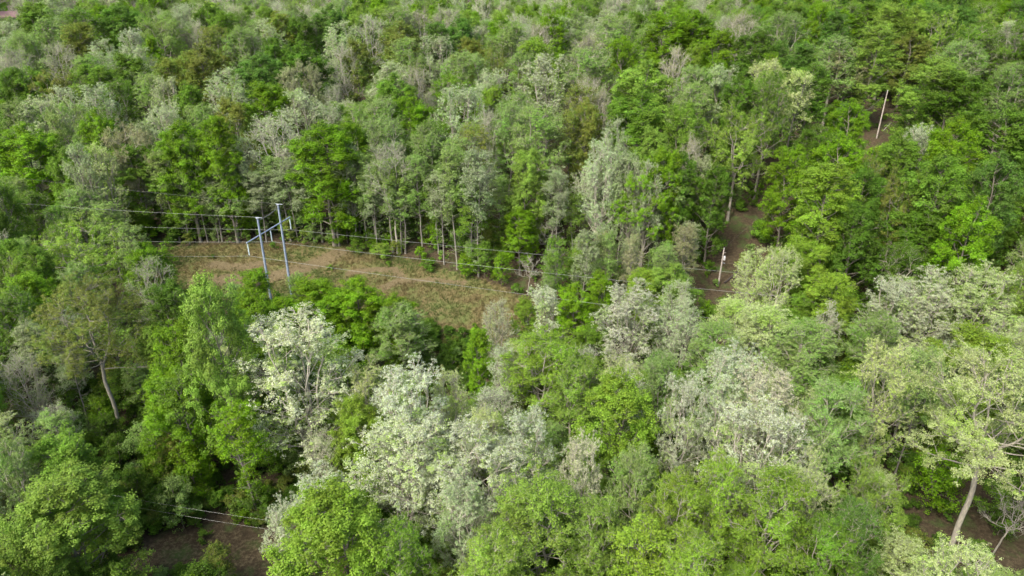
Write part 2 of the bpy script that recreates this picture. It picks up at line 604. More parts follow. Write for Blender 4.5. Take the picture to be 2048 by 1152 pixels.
SPEC = {
    "dense": (4, dict(H=24, R=4.9, cb=0.14, limbs=32, secs=6, twigs=5, per=46, cr=0.60, ls=0.19, rise=0.5, low=14)),
    "tall": (3, dict(H=27, R=3.7, cb=0.14, a=0.85, limbs=32, secs=6, twigs=4, seclen=1.9, per=46, cr=0.58, ls=0.19, rise=0.5, low=16)),
    "spread": (3, dict(H=24, R=6.2, cb=0.36, a=0.7, limbs=26, secs=6, twigs=6, seclen=2.8, per=36, cr=0.50, ls=0.17, forks=3, fh=0.40, r0=0.36)),
    "grand": (1, dict(H=31, R=7.6, cb=0.40, a=0.75, limbs=40, secs=8, twigs=6, seclen=2.7, per=38, cr=0.44, ls=0.13, forks=3, fh=0.56, r0=0.36, rise=0.5)),
    "white": (4, dict(H=24, R=4.7, cb=0.17, a=0.9, forks=5, fh=0.22, limbs=44, secs=7, twigs=5, seclen=2.0, twl=0.95, rise=0.6, per=22, cr=0.33, ls=0.135, r0=0.28, low=18)),
    "sage": (4, dict(H=24, R=4.3, cb=0.14, a=0.85, limbs=36, secs=7, twigs=5, seclen=1.9, per=24, cr=0.42, ls=0.15, rise=0.6, low=22, forks=3, fh=0.40)),
    "bare": (3, dict(H=23, R=4.2, cb=0.28, a=0.9, forks=4, fh=0.36, limbs=30, secs=7, twigs=6, seclen=2.2, rise=0.75, per=4.5, cr=0.35, ls=0.15, r0=0.24)),
    "edge": (3, dict(H=24, R=2.9, cb=0.42, a=0.8, limbs=20, secs=5, twigs=5, seclen=1.7, per=20, cr=0.5, ls=0.18, rise=0.45, r0=0.19, low=20, stubs=22, wob=0.35)),
    "sapling": (3, dict(H=9, R=2.5, cb=0.10, a=0.8, limbs=14, secs=5, twigs=4, seclen=1.3, twl=0.8, per=20, cr=0.48, ls=0.18, r0=0.07, low=6)),
    "snag": (2, dict(H=12, R=3.0, cb=0.3, a=0.9, forks=2, fh=0.5, limbs=12, secs=6, twigs=4, seclen=1.6, rise=0.5, per=0.01, cr=0.2, ls=0.08, r0=0.14)),
    "bush": (3, dict(H=2.6, R=1.5, cb=0.05, a=0.8, limbs=9, secs=4, twigs=4, seclen=0.7, twl=0.4, per=13, cr=0.28, ls=0.16, r0=0.035)),
}
PROTO = {}
_seed = 11
for kind, (nv, kw) in SPEC.items():
    PROTO[kind] = []
    for i in range(nv):
        _seed += 1
        k2 = dict(kw)
        r = np.random.default_rng(_seed * 3)
        k2["R"] = kw["R"] * r.uniform(0.92, 1.08)
        PROTO[kind].append(make_tree(_seed, **k2))
NV = {k: len(v) for k, v in PROTO.items()}

# leaf colours: name -> (albedo, colour of the odd clumps, words for a label)
TINT = {
    "BG": ((0.118, 0.240, 0.007), (0.155, 0.285, 0.009), "bright green"),
    "MG": ((0.108, 0.212, 0.019), (0.145, 0.26, 0.024), "mid green"),
    "LG": ((0.172, 0.290, 0.042), (0.215, 0.335, 0.044), "light green"),
    "DG": ((0.072, 0.155, 0.012), (0.095, 0.185, 0.015), "deep green"),
    "YG": ((0.168, 0.285, 0.026), (0.21, 0.33, 0.032), "yellow-green"),
    "OL": ((0.178, 0.220, 0.038), (0.145, 0.22, 0.03), "olive gold"),
    "SG": ((0.208, 0.315, 0.092), (0.165, 0.28, 0.05), "sage green"),
    "SV": ((0.37, 0.45, 0.28), (0.25, 0.35, 0.12), "silvery pale"),
    "CR": ((0.45, 0.515, 0.385), (0.29, 0.39, 0.12), "creamy white"),
    "CY": ((0.40, 0.48, 0.22), (0.29, 0.39, 0.085), "pale yellowish"),
    "PK": ((0.43, 0.45, 0.345), (0.27, 0.345, 0.13), "pinkish white"),
    "GR": ((0.26, 0.315, 0.18), (0.21, 0.29, 0.11), "grey leafless"),
    "BR": ((0.265, 0.275, 0.155), (0.22, 0.265, 0.10), "tan brown"),
    "BT": ((0.088, 0.19, 0.029), (0.115, 0.225, 0.032), "bluish green"),
}
BARK = {"dense": (0.16, 0.15, 0.125), "tall": (0.2, 0.19, 0.16), "spread": (0.25, 0.24, 0.20), "grand": (0.27, 0.26, 0.22), "white": (0.31, 0.30, 0.255), "sage": (0.29, 0.28, 0.235),
        "bare": (0.33, 0.325, 0.275), "edge": (0.17, 0.165, 0.145), "sapling": (0.14, 0.13, 0.10), "snag": (0.27, 0.265, 0.23), "bush": (0.12, 0.11, 0.08)}

# ---------------------------------------------------------------- ground areas
CLEAR_PX = [(260, 512), (345, 492), (480, 489), (620, 489), (700, 494), (790, 510), (870, 530), (950, 556), (1010, 575), (1045, 600), (1010, 650), (950, 700),
            (955, 790), (880, 790), (840, 700), (760, 640), (600, 620), (400, 600), (275, 560)]
CLEAR = gpx(CLEAR_PX)
ROW = [(-84, 122), (-60, 118), (-20, 108), (5, 114), (8, 122), (5, 131), (-20, 142), (-40, 150), (-86, 151)]
PATH = [(40, 130), (45, 134), (54, 149), (72, 163), (99, 183), (125, 206)]     # cut of the wooden pole line
NEARCUT = gpx([(200, 1190), (330, 1110), (440, 1090), (560, 1130), (760, 1230)])
SOIL_LINES = [(gpx([(395, 565), (520, 560), (600, 540), (680, 505)]), 1.9), (gpx([(700, 545), (790, 540), (806, 560), (760, 580), (660, 590)]), 0.9),
              (gpx([(806, 565), (860, 560), (930, 568)]), 0.7), (gpx([(430, 530), (480, 535), (520, 530)]), 1.6)]


def forest_free(x, y):
    """True where no tree may grow"""
    return in_poly(x, y, CLEAR) | in_poly(x, y, ROW) | (poly_dist(x, y, PATH) < 2.7) | (poly_dist(x, y, NEARCUT) < 4.0)


def build_ground():
    xi = np.arange(-125, 135.1, 1.1)
    grow = np.cumsum(2.0 * 1.13 ** np.arange(40))
    xs = np.concatenate([xi[0] - grow[::-1], xi, xi[-1] + grow])
    yi = np.arange(35, 205.1, 1.1)
    gy = np.cumsum(2.0 * 1.13 ** np.arange(41))
    ys = np.concatenate([yi[0] - gy[:30][::-1], yi, yi[-1] + gy])
    X, Y = np.meshgrid(xs, ys)
    Z = ground(X, Y)
    near = ((np.abs(X) < 140) & (Y > 30) & (Y < 210))
    Z = Z + near * 0.10 * np.sin(X * 1.9 + 2 * np.sin(Y * 1.1)) * np.sin(Y * 2.1)
    nx, ny = len(xs), len(ys)
    i = np.arange(ny - 1)[:, None] * nx + np.arange(nx - 1)[None]
    q = np.stack([i, i + 1, i + nx + 1, i + nx], -1).reshape(-1, 4)
    fx, fy = X.ravel(), Y.ravel()
    cov = np.zeros((len(fx), 4))
    cov[:, 3] = 1
    open_ = in_poly(fx, fy, CLEAR) | in_poly(fx, fy, ROW)
    cov[:, 0] = open_ * 0.85
    s = np.zeros(len(fx))
    for line, w in SOIL_LINES:
        s = np.maximum(s, np.clip(1.25 - poly_dist(fx, fy, line) / w * 0.6, 0, 1))
    s = np.maximum(s, 0.2 * (poly_dist(fx, fy, PATH) < 2.4))
    s = np.maximum(s, 0.42 * (poly_dist(fx, fy, NEARCUT) < 3.0))
    cov[:, 1] = s
    low = gpx([(835, 640), (880, 690), (960, 690), (985, 780), (850, 790)])
    cov[:, 2] = in_poly(fx, fy, low) * 0.55
    me = quads_mesh("ground", np.stack([fx, fy, Z.ravel()], 1), q, M_GROUND, ("cover", cov), smooth=True)
    o = bpy.data.objects.new("ground", me)
    COL.objects.link(o)
    tag(o, kind="structure")


build_ground()

# ---------------------------------------------------------------- the trees that the photograph lets one tell apart
# top of the crown in the picture, crown width in pixels, shape, colour, height in metres
CAT = """
40 245 125 dense BG 23;118 297 55 dense MG 20;150 285 66 white SV 22;192 278 56 white CY 22;260 283 120 dense MG 24;246 243 82 spread BR 23
350 232 90 dense BG 25;430 232 66 tall BG 25;422 258 86 dense YG 23;478 265 50 white SV 23;540 210 95 bare SV 25;640 235 135 dense BG 25
450 325 80 sage SG 20;390 335 76 edge SG 20;322 205 62 white SV 23;187 213 64 dense BG 23;130 198 82 spread SG 23;20 195 70 sage SG 23
65 190 70 white SV 23;118 172 68 white SV 23;190 163 66 white SV 23;322 148 58 white SV 23;450 132 80 white SV 24;528 155 92 dense BG 24
600 170 84 white SV 24;455 192 68 dense OL 23;592 112 80 spread BR 24;514 105 92 dense BT 24;604 83 92 dense DG 24;396 84 84 dense OL 24
257 53 42 white CR 22;300 66 36 tall BG 22;200 70 62 white SV 23;274 86 50 white SV 22;250 105 78 dense MG 23;175 100 78 sage SG 23
180 125 78 dense MG 22;108 70 66 bare GR 23;100 130 66 spread OL 22;58 128 66 dense MG 22;15 130 60 dense MG 22;15 85 60 bare GR 23
40 58 66 sage SG 23;150 45 78 dense OL 23;155 10 86 sage MG 24;240 5 104 dense BT 24;315 20 82 spread SG 24;360 5 48 white SV 23
415 2 60 dense DG 24;445 22 58 dense MG 23;528 32 66 white SV 23;480 48 66 sage SG 23;425 42 66 sage OL 23;555 18 62 dense OL 23
600 20 54 dense DG 23;660 3 70 dense BT 24;680 40 66 white SV 23;688 78 60 bare GR 23;548 70 60 dense DG 23;335 112 66 dense OL 22
290 140 60 sage SG 22;60 5 66 dense MG 24;95 30 66 sage SG 23;225 150 60 sage MG 22;370 160 60 dense MG 22;395 200 64 sage SG 22
711 73 58 dense OL 23;737 20 68 bare SV 23;798 43 84 dense OL 24;795 3 76 sage SG 24;836 8 60 bare BR 23;892 0 76 bare SV 24
870 45 62 tall BT 24;869 69 72 white SV 23;920 25 62 dense BT 23;812 75 66 sage SG 23;780 122 76 sage SV 23;830 125 62 bare BR 23
784 143 84 dense MG 23;930 92 92 sage SG 24;940 68 62 dense OL 23;978 80 58 spread OL 23;1020 38 96 sage SG 24;1075 70 78 dense YG 24
1100 20 60 dense BG 24;1078 35 50 bare BR 23;1048 97 60 sage SG 23;1090 105 92 white CR 25;980 135 70 white SV 24;910 135 92 spread BG 24
985 163 62 dense YG 23;918 172 98 white SV 25;1040 177 62 sage SG 23;1015 195 66 sage SG 24;1075 208 108 sage SG 25;765 188 82 sage SG 24
763 222 96 sage SG 24;820 180 82 dense BG 24;697 228 66 dense BG 24;860 225 68 sage MG 24;850 240 60 sage SG 23;945 243 66 edge OL 23
975 198 40 bare GR 24;777 270 92 bare GR 23;853 262 76 sage SG 22;692 278 58 white SV 21;910 268 74 edge SG 22;1055 298 88 dense LG 21
1160 165 66 edge OL 24;1175 135 60 bare OL 24;1175 58 80 bare BR 24;1235 25 106 sage SG 25;1340 14 124 dense BG 25;1355 88 60 bare BR 24
1250 65 66 dense BG 24;1175 95 112 sage SG 25;1290 120 116 dense LG 25;1280 172 120 dense MG 25;1205 158 40 bare BR 24;1175 195 66 dense OL 24
1142 215 54 edge OL 23;1232 233 66 white SV 25;1205 278 90 white SV 24;1267 305 38 white SV 22;
1301 316 30 white SV 22;1310 245 86 dense LG 24;1335 288 84 dense BG 23;1370 200 80 dense MG 25;1390 15 96 dense BG 24;1483 10 92 bare BR 24
1570 18 92 sage SG 24;1633 7 62 dense OL 24;1681 25 54 sage BT 23;1723 5 86 dense BT 24;1790 8 92 tall LG 27;1880 5 70 dense BT 25
1930 12 66 dense BT 25;2035 38 70 white PK 25;1965 45 92 sage MG 25;1393 85 46 tall YG 23;1445 55 80 dense BG 24;1515 55 96 dense DG 24
1563 76 40 tall BT 22;1608 83 62 tall BT 24;1546 100 50 dense BG 21;1435 108 54 dense BG 22;1681 62 92 sage SG 26;
1757 45 104 tall LG 28;1830 60 70 dense OL 24;1542 115 80 sage CY 24;1448 122 86 sage SV 24;1390 130 78 sage SG 24;1490 138 72 dense DG 24
1548 140 72 sage MG 25;1393 160 84 sage SG 24;1600 140 60 edge CY 26;1630 120 76 dense MG 25;1886 110 138 dense LG 26
1930 138 128 dense DG 26;1935 70 106 sage SG 25;2040 115 80 sage SG 26;2030 210 146 dense MG 26;1918 235 116 dense BG 25;1690 260 116 dense BG 22
1590 290 98 dense BG 20;1665 320 124 tall YG 24;1755 293 56 spread OL 22;1738 325 92 dense DG 22;1810 252 96 dense MG 23;1840 250 34 white CR 22
1815 335 58 spread OL 21;1890 300 124 dense MG 25;2010 300 108 dense BT 25;1365 295 76 dense DG 22;1435 320 80 dense DG 20;1390 255 66 bare BR 23
125 435 200 spread LG 24;290 488 100 dense BG 19;290 512 96 bare SG 19;150 518 90 sage SG 20;45 545 120 dense BG 22;
330 565 104 dense DG 20;345 640 128 dense BG 24;505 537 92 tall BG 21;500 588 116 dense BG 22;592 540 56 sage SG 15
620 550 140 dense BG 19;715 548 110 dense BG 17;790 585 96 dense BG 15;670 580 120 dense BG 18;560 592 100 dense BG 18;25 700 100 bare GR 18;795 605 148 sage SG 18
1200 543 66 dense BG 17;1150 563 90 dense BG 18;1285 540 84 dense YG 17;1090 568 78 white CR 18;1050 592 58 dense YG 16
995 602 70 white PK 18;1270 572 140 white PK 21;1360 558 76 white SV 19;1375 600 96 white SV 20;960 655 62 tall BG 18;1085 660 160 sage YG 22
1005 690 70 white CR 18;890 725 96 white CY 22;810 737 165 white CR 24;800 850 215 white CR 22;960 850 225 white CR 22;1050 820 135 white CR 22
1518 495 84 white CY 18;1480 592 116 sage CY 17;1545 600 156 sage CY 20;1620 640 150 sage SG 20;1668 603 48 white PK 17;1880 535 140 white CR 20
1970 535 150 white CY 20;1800 560 108 white CR 18;1790 680 130 white CY 25;1970 655 170 dense YG 22;1470 700 140 white CR 24
1545 728 150 white PK 24;1730 402 108 dense DG 20;1960 390 116 dense BG 22;1810 480 96 sage DG 15;1640 480 90 dense YG 14;1850 420 90 tall DG 18
110 875 160 dense MG 22;120 945 215 dense LG 22;5 880 70 sage SG 22;640 945 180 white CR 22;560 1005 90 white CR 20;650 988 240 dense YG 23
330 745 130 dense BG 20;470 800 110 edge BG 20;1240 742 170 dense YG 24;1165 875 84 white PK 22;1275 880 110 sage SG 22;1080 945 210 sage LG 23
1375 755 100 white CR 23;1530 800 200 white CR 24;1640 895 110 white CY 22;1450 905 120 sage YG 23;1570 945 170 sage YG 23;1720 990 120 sage BT 20
1400 1060 150 sage YG 22;1940 1070 180 white CY 22;930 960 130 white SV 20;1200 1000 120 sage LG 20;780 1040 150 sage MG 20;990 1060 160 sage LG 20
1660 1040 140 sage MG 18;1290 1040 130 edge YG 20;30 1020 150 dense LG 20;1690 760 150 sage SG 24;
1440 640 110 sage SG 20;1330 700 90 sage SG 20;700 990 120 dense BG 20;1150 720 100 sage LG 20;1760 620 110 sage SG 18;
250 440 60 edge SG 18;360 395 60 edge SG 20;420 390 60 edge SG 20;470 400 56 edge GR 19;660 330 60 edge YG 20;610 340 60 edge GR 20
740 330 60 edge SG 20;800 350 66 edge SG 19;870 350 66 edge MG 19;960 330 66 edge GR 20;1000 350 60 edge SG 20;560 330 60 edge GR 21;510 340 60 edge GR 20
60 380 80 sage MG 18;200 400 76 edge SG 19;150 370 80 sage SG 19;310 340 80 edge GR 21;15 350 80 sage SG 20;1110 330 60 edge GR 21;1310 380 60 edge GR 19
1400 330 66 edge DG 21;1340 350 60 edge SG 20
"""
trees = []      # dicts: x y z, H, r, kind, tint, cat flag
for row in CAT.replace("\n", ";").split(";"):
    row = row.strip()
    if not row:
        continue
    u, v, w, kind, tint, H = row.split()
    u, v, w, H = float(u), float(v), float(w), float(H)
    if (v < 330 and u < 1600) or (v > 230 and v < 500 and u > 1530):                       # the far wood is taller than the near one
        H *= 1.22
    p = hit(u, v, H)
    for k in (1.0, 0.9, 0.8, 0.7, 0.6, 0.5, 1.1, 1.2, 1.3):      # a crown over open ground belongs to a tree rooted beyond or before it
        q = hit(u, v, H * k)
        if q is not None and not forest_free(np.array([q[0]]), np.array([q[1]]))[0]:
            p, H = q, H * k
            break
    if p is None:
        continue
    d = p[1] * CT + (CAM_Z - p[2] - H * 0.7) * ST
    trees.append(dict(x=p[0], y=p[1], H=H * RNG.uniform(0.98, 1.02), r=w / FPX * d / 2 * (1.2 if p[1] > 150 else 1.0), kind=kind, tint=tint, hand=True, row=row))

# trees whose foot shows: foot in the picture, top of the crown, crown width, shape, colour
BASE = """
250 890 552 205 grand OL;630 962 620 215 white CR;500 985 548 125 dense LG;1885 1142 690 300 grand CY;1670 258 88 100 spread BR;1455 442 198 142 spread LG
1277 550 312 124 spread BG;1172 507 320 78 white PK;185 872 650 70 edge GR;120 850 640 70 edge GR;410 985 740 90 edge MG;300 850 720 70 edge SG
640 488 330 52 edge SG;668 492 300 50 edge GR;700 497 345 46 edge LG;725 500 310 50 edge SG;752 505 350 44 edge GR;782 511 320 52 edge SG;812 517 360 46 edge LG
845 525 330 50 edge SG;880 534 370 44 edge GR;905 540 340 50 edge SG;935 549 380 46 edge MG;965 558 350 48 edge GR;1105 545 360 48 edge GR;1140 530 380 44 edge LG
600 487 340 46 edge GR;575 486 320 48 edge SG;450 489 350 48 edge GR;425 490 330 50 edge SG;395 491 370 44 edge LG;365 492 345 48 edge SG;1230 548 340 44 edge GR;1320 545 370 44 edge SG;1375 530 360 44 edge GR
"""
for row in BASE.replace("\n", ";").split(";"):
    row = row.strip()
    if not row:
        continue
    u, v, vt, w, kind, tint = row.split()
    u, v, vt, w = float(u), float(v), float(vt), float(w)
    if kind == 'edge' and 480 < v < 566:
        vt, w = vt - 25 + RNG.uniform(-40, 35), w * RNG.uniform(1.1, 1.6)
        u, v = u + RNG.uniform(-10, 10), v - RNG.uniform(0, 13)
    p = hit(u, v)
    hh = np.linspace(4, 45, 400)
    pv = project(p[0], p[1], p[2] + hh)[1]
    H = float(hh[np.argmin(abs(pv - vt))])
    d = float(project(p[0], p[1], p[2] + H * 0.7)[2])
    print("base tree", row, "H", round(H, 1), "y", round(p[1], 1))
    trees.append(dict(x=p[0], y=p[1], H=H, r=w / FPX * d / 2, kind=kind, tint=tint, hand=True, row=row))

# crowns already placed, as ellipses in the picture: fillers must not hide them
HANDE = []
for t in trees:
    zg = float(ground(t["x"], t["y"]))
    cu, cv, d = project(t["x"], t["y"], zg + t["H"] * 0.66)
    HANDE.append((float(cu), float(cv), t["r"] * FPX / float(d) * 0.85, t["H"] * 0.36 * FPX / float(d) * 0.85, t["y"]))
HANDE = np.array(HANDE)


def hides_hand(x, y, z, H):
    u, v, _ = project(x, y, z + H * 0.95)
    e = HANDE[HANDE[:, 4] > y + 1.0]
    if len(e) == 0:
        return False
    return bool((((u - e[:, 0]) / e[:, 2]) ** 2 + ((v - e[:, 1]) / e[:, 3]) ** 2 < 1).any())


# pixels that no filler crown may cover: the open ground, the steel frame, the two poles, the dark gaps
KEEP = [
    [(262, 508), (345, 488), (470, 470), (470, 400), (600, 400), (600, 470), (760, 492), (900, 535), (1030, 575), (1040, 610), (980, 660), (955, 760), (850, 760), (830, 600), (700, 555), (400, 560)],
    [(1415, 490), (1450, 450), (1490, 410), (1540, 410), (1530, 480), (1510, 540), (1425, 580), (1405, 550)],
    [(1705, 268), (1740, 225), (1758, 170), (1790, 170), (1785, 268), (1765, 275)],
    [(190, 790), (280, 750), (300, 900), (500, 990), (515, 1152), (250, 1152), (200, 960)],
    [(1870, 960), (1950, 900), (2048, 960), (2048, 1080), (1900, 1100)],
    [(0, 14), (32, 14), (32, 30), (0, 30)],
    [(1008, 420), (1072, 420), (1072, 540), (1008, 540)],
]


def covers_keep(x, y, z, H, r):
    a = np.linspace(0, 2 * math.pi, 10, endpoint=False)
    cu, cv, d = project(x, y, z + H * 0.58)
    uu = np.concatenate([[cu], cu + np.cos(a) * r * 0.6 * FPX / d, cu + np.cos(a) * r * 1.15 * FPX / d])
    vv = np.concatenate([[cv], cv + np.sin(a) * (H * 0.25) * FPX / d, cv + np.sin(a) * (H * 0.44) * FPX / d])
    return any(in_poly(uu, vv, k).any() for k in KEEP)


tx = [t["x"] for t in trees]
ty = [t["y"] for t in trees]
tr = [t["r"] for t in trees]
FILLW = {   # colours of the trees in between, by part of the wood
    "L": ["SG", "SV", "SV", "BG", "MG", "SG", "SG", "SV", "LG"], "C": ["SG", "MG", "SG", "BG", "SV", "SV", "LG", "LG"], "R": ["MG", "DG", "BG", "BT", "LG", "BG"],
    "F": ["SG", "MG", "CY", "SV", "LG", "YG"],
}
SHAPE = {"SG": ["sage", "sage", "edge"], "SV": ["white", "bare"], "MG": ["dense", "sage", "tall"], "OL": ["dense", "spread"], "GR": ["bare", "edge"], "BT": ["dense", "tall"],
         "DG": ["dense", "tall"], "LG": ["dense", "spread"], "BG": ["dense"], "CY": ["white", "sage"], "YG": ["sage", "dense"], "CR": ["white"]}
cand = []
step = 4.6
for gy in np.arange(38, 440, step):
    half = min(gy * 0.80 + 28, 290)
    for gx in np.arange(-half, half, step):
        cand.append((gx + RNG.uniform(-2.2, 2.2), gy + RNG.uniform(-2.2, 2.2)))
order = RNG.permutation(len(cand))
free = forest_free(np.array([c[0] for c in cand]), np.array([c[1] for c in cand]))
for i in order:
    if free[i]:
        continue
    x, y = cand[i]
    z = float(ground(x, y))
    edge_d = float(poly_dist(np.array(x), np.array(y), [(-95, 152), (-60, 155), (-40, 151), (-20, 143), (5, 132), (30, 132)]))
    zone = "F" if y < 118 else ("L" if x < -0.18 * y else ("R" if x > 0.33 * y else "C"))
    tint = FILLW[zone][RNG.integers(len(FILLW[zone]))]
    kind = SHAPE[tint][RNG.integers(len(SHAPE[tint]))]
    if y > 118 and edge_d < 22 and -100 < x < 40:
        kind = "edge"
        tint = ["SG", "GR", "SG", "YG", "MG", "BR"][RNG.integers(6)]
    H = RNG.uniform(18, 23) * (1.0 if y < 118 else 1.2)
    r = {"edge": 2.9, "tall": 3.4, "dense": 4.4, "sage": 4.0, "white": 4.1, "bare": 3.8, "spread": 4.8}[kind] * RNG.uniform(0.85, 1.15) * (1.0 if y < 165 else 1.22)
    dd = np.hypot(np.array(tx) - x, np.array(ty) - y)
    if (dd < (0.60 if y < 165 else 0.60) * (np.array(tr) + r)).any():
        continue
    ok = False
    for k in (1.0, 0.82, 0.66, 0.5):
        if not hides_hand(x, y, z, H * k):
            ok = True
            break
    if not ok:
        continue
    H *= k
    r *= k ** 0.6
    if covers_keep(x, y, z, H, r):
        H *= 0.62
        r *= 0.7
        kind = "edge"
        if covers_keep(x, y, z, H, r):
            continue
    trees.append(dict(x=x, y=y, H=H, r=r, kind=kind, tint=tint, hand=False))
    tx.append(x)
    ty.append(y)
    tr.append(r)

for t in trees:
    t["z"] = float(ground(t["x"], t["y"]))
    t["v"] = int(RNG.integers(NV[t["kind"]]))
    P = PROTO[t["kind"]][t["v"]]
    t["sz"] = t["H"] / P["H"]
    t["sx"] = min(max(t["r"] / P["R"], t["sz"] * 0.6), t["sz"] * 1.45)
    t["rot"] = RNG.uniform(0, 6.28)
    j = np.array([RNG.uniform(0.96, 1.04), 1.0, RNG.uniform(0.93, 1.07)]) * RNG.uniform(0.88, 1.12)
    t["c1"] = np.array(TINT[t["tint"]][0]) * j
    t["c2"] = np.array(TINT[t["tint"]][1]) * j
    t["bk"] = np.array(BARK[t["kind"]]) * RNG.uniform(0.8, 1.2)

# how much of each crown the picture shows: a small painter's buffer
BW, BH = 512, 288
buf = np.full((BH, BW), -1, int)
for i in sorted(range(len(trees)), key=lambda k: -trees[k]["y"]):
    t = trees[i]
    cbm = PROTO[t["kind"]][t["v"]]["cb"]
    zc = t["z"] + t["H"] * (1 + cbm) / 2
    cu, cv, d = project(t["x"], t["y"], zc)
    ru = t["r"] * FPX / d / 4
    rv = (t["H"] * (1 - cbm) / 2 * CT + t["r"] * ST * 0.4) * FPX / d / 4
    cu, cv = cu / 4, cv / 4
    t["pu"], t["pv"], t["pd"] = float(cu * 4), float(cv * 4), float(d)
    x0, x1, y0, y1 = int(max(0, cu - ru)), int(min(BW, cu + ru + 1)), int(max(0, cv - rv)), int(min(BH, cv + rv + 1))
    if x1 <= x0 or y1 <= y0:
        continue
    gx, gy = np.meshgrid(np.arange(x0, x1) + 0.5, np.arange(y0, y1) + 0.5)
    m = ((gx - cu) / ru) ** 2 + ((gy - cv) / rv) ** 2 < 1
    buf[y0:y1, x0:x1][m] = i
cnt = np.bincount(buf[buf >= 0], minlength=len(trees))
for i, t in enumerate(trees):
    t["seen"] = int(cnt[i])
ranked = sorted(range(len(trees)), key=lambda k: -(trees[k]["seen"] + (6 if trees[k]["hand"] else 0)))
single = [trees[k] for k in ranked[:300] if trees[k]["seen"] > 4]
chosen = {id(t) for t in single}
rest = [t for t in trees if id(t) not in chosen and (t["seen"] > 0 or t["y"] < 150 or (t["y"] < 330 and RNG.random() < 0.5))]
print("proto tris", sum(len(p["trunk"].polygons) + len(p["crown"].polygons) for v in PROTO.values() for p in v) * 2, "trees", len(trees), "single", len(single), "rest", len(rest), "hand", sum(t["hand"] for t in trees))

# ---------------------------------------------------------------- labels that single each tree out
LOOK = {"grand": "large spreading", "dense": "rounded", "tall": "narrow tall", "spread": "spreading", "white": "airy", "sage": "fine-leaved", "bare": "thin-twigged", "edge": "slender-trunked"}


def zone_name(u, v, y):
    if y < 66:
        return "at the bottom edge, " + ("left corner" if u < 520 else "centre" if u < 1330 else "right corner")
    if y < 118:
        return ("in front of the steel frame" if u < 700 else "before the open slope" if u < 1130 else "before the lone wooden pole" if u < 1600 else "at the right edge's lower half")
    if v > 330:
        return ("at the clearing's left end" if u < 480 else "at the clearing's far edge" if u < 1000 else "left of the wooden pole's cut" if u < 1500 else "right of the wooden pole's cut")
    if v > 190:
        return ("on the slope above the steel frame" if u < 560 else "on the slope above the clearing" if u < 1100 else "above the wooden pole's cut" if u < 1600 else "below the upper wooden pole")
    if v > 95:
        return ("on the left hillside's middle" if u < 560 else "on the middle hillside" if u < 1100 else "on the right hillside's middle" if u < 1600 else "around the upper wooden pole")
    return ("along the top edge, left third" if u < 600 else "along the top edge, middle" if u < 1250 else "along the top edge, right third")


ORD = ["first", "second", "third", "fourth", "fifth", "sixth", "seventh", "eighth", "ninth", "tenth", "eleventh", "twelfth", "thirteenth", "fourteenth", "fifteenth", "sixteenth"]
bykey = {}
for t in single:
    look = TINT[t["tint"]][2]
    if t["kind"] in ("white", "bare") and look in ("creamy white", "pinkish white"):
        word = look + " blossoming tree"
    elif t["tint"] == "GR":
        word = "grey almost leafless tree"
    else:
        word = look + " " + LOOK[t["kind"]] + " tree"
    t["word"] = word
    bykey.setdefault((word, zone_name(t["pu"], t["pv"], t["y"])), []).append(t)
for (word, zone), ts in bykey.items():
    ts.sort(key=lambda t: t["pu"])
    for k, t in enumerate(ts):
        if len(ts) == 1:
            t["label"] = "only " + word + " " + zone
        elif len(ts) == 2:
            t["label"] = ("left" if k == 0 else "right") + " one of two: " + word + " " + zone
        else:
            t["label"] = ORD[k] + " " + word + " from the left " + zone

# ---------------------------------------------------------------- plant the single trees
NAME = {"grand": "spreading_tree", "white": "blossoming_tree", "bare": "budding_tree", "edge": "slender_tree", "tall": "tall_broadleaf_tree", "dense": "broadleaf_tree", "sage": "young_leaf_tree", "spread": "spreading_tree",
        "sapling": "sapling", "snag": "dead_tree", "bush": "shrub"}


def plant(kind, vi, loc, rz, sx, sz, c1, c2, bk, label, cat, group, tilt=(0, 0)):
    P = PROTO[kind][vi]
    root = empty(NAME[kind], loc, rz)
    root.rotation_euler = (tilt[0], tilt[1], rz)
    tag(root, label, cat, group)
    for part, me in (("trunk", P["trunk"]), ("crown", P["crown"])):
        if part == "crown" and kind == "snag":
            continue
        o = bpy.data.objects.new(part, me)
        o.scale = (sx, sx, sz)
        o.parent = root
        o["tint"] = [float(c) for c in c1]
        o["tint_new"] = [float(c) for c in c2]
        o["bark"] = [float(c) for c in bk]
        COL.objects.link(o)
    return root


for t in single:
    g = "trees in the near wood" if t["y"] < 118 else "trees on the far wooded slope"
    plant(t["kind"], t["v"], (t["x"], t["y"], t["z"] - 0.1), t["rot"], t["sx"], t["sz"], t["c1"], t["c2"], t["bk"], t["label"], "tree", g)


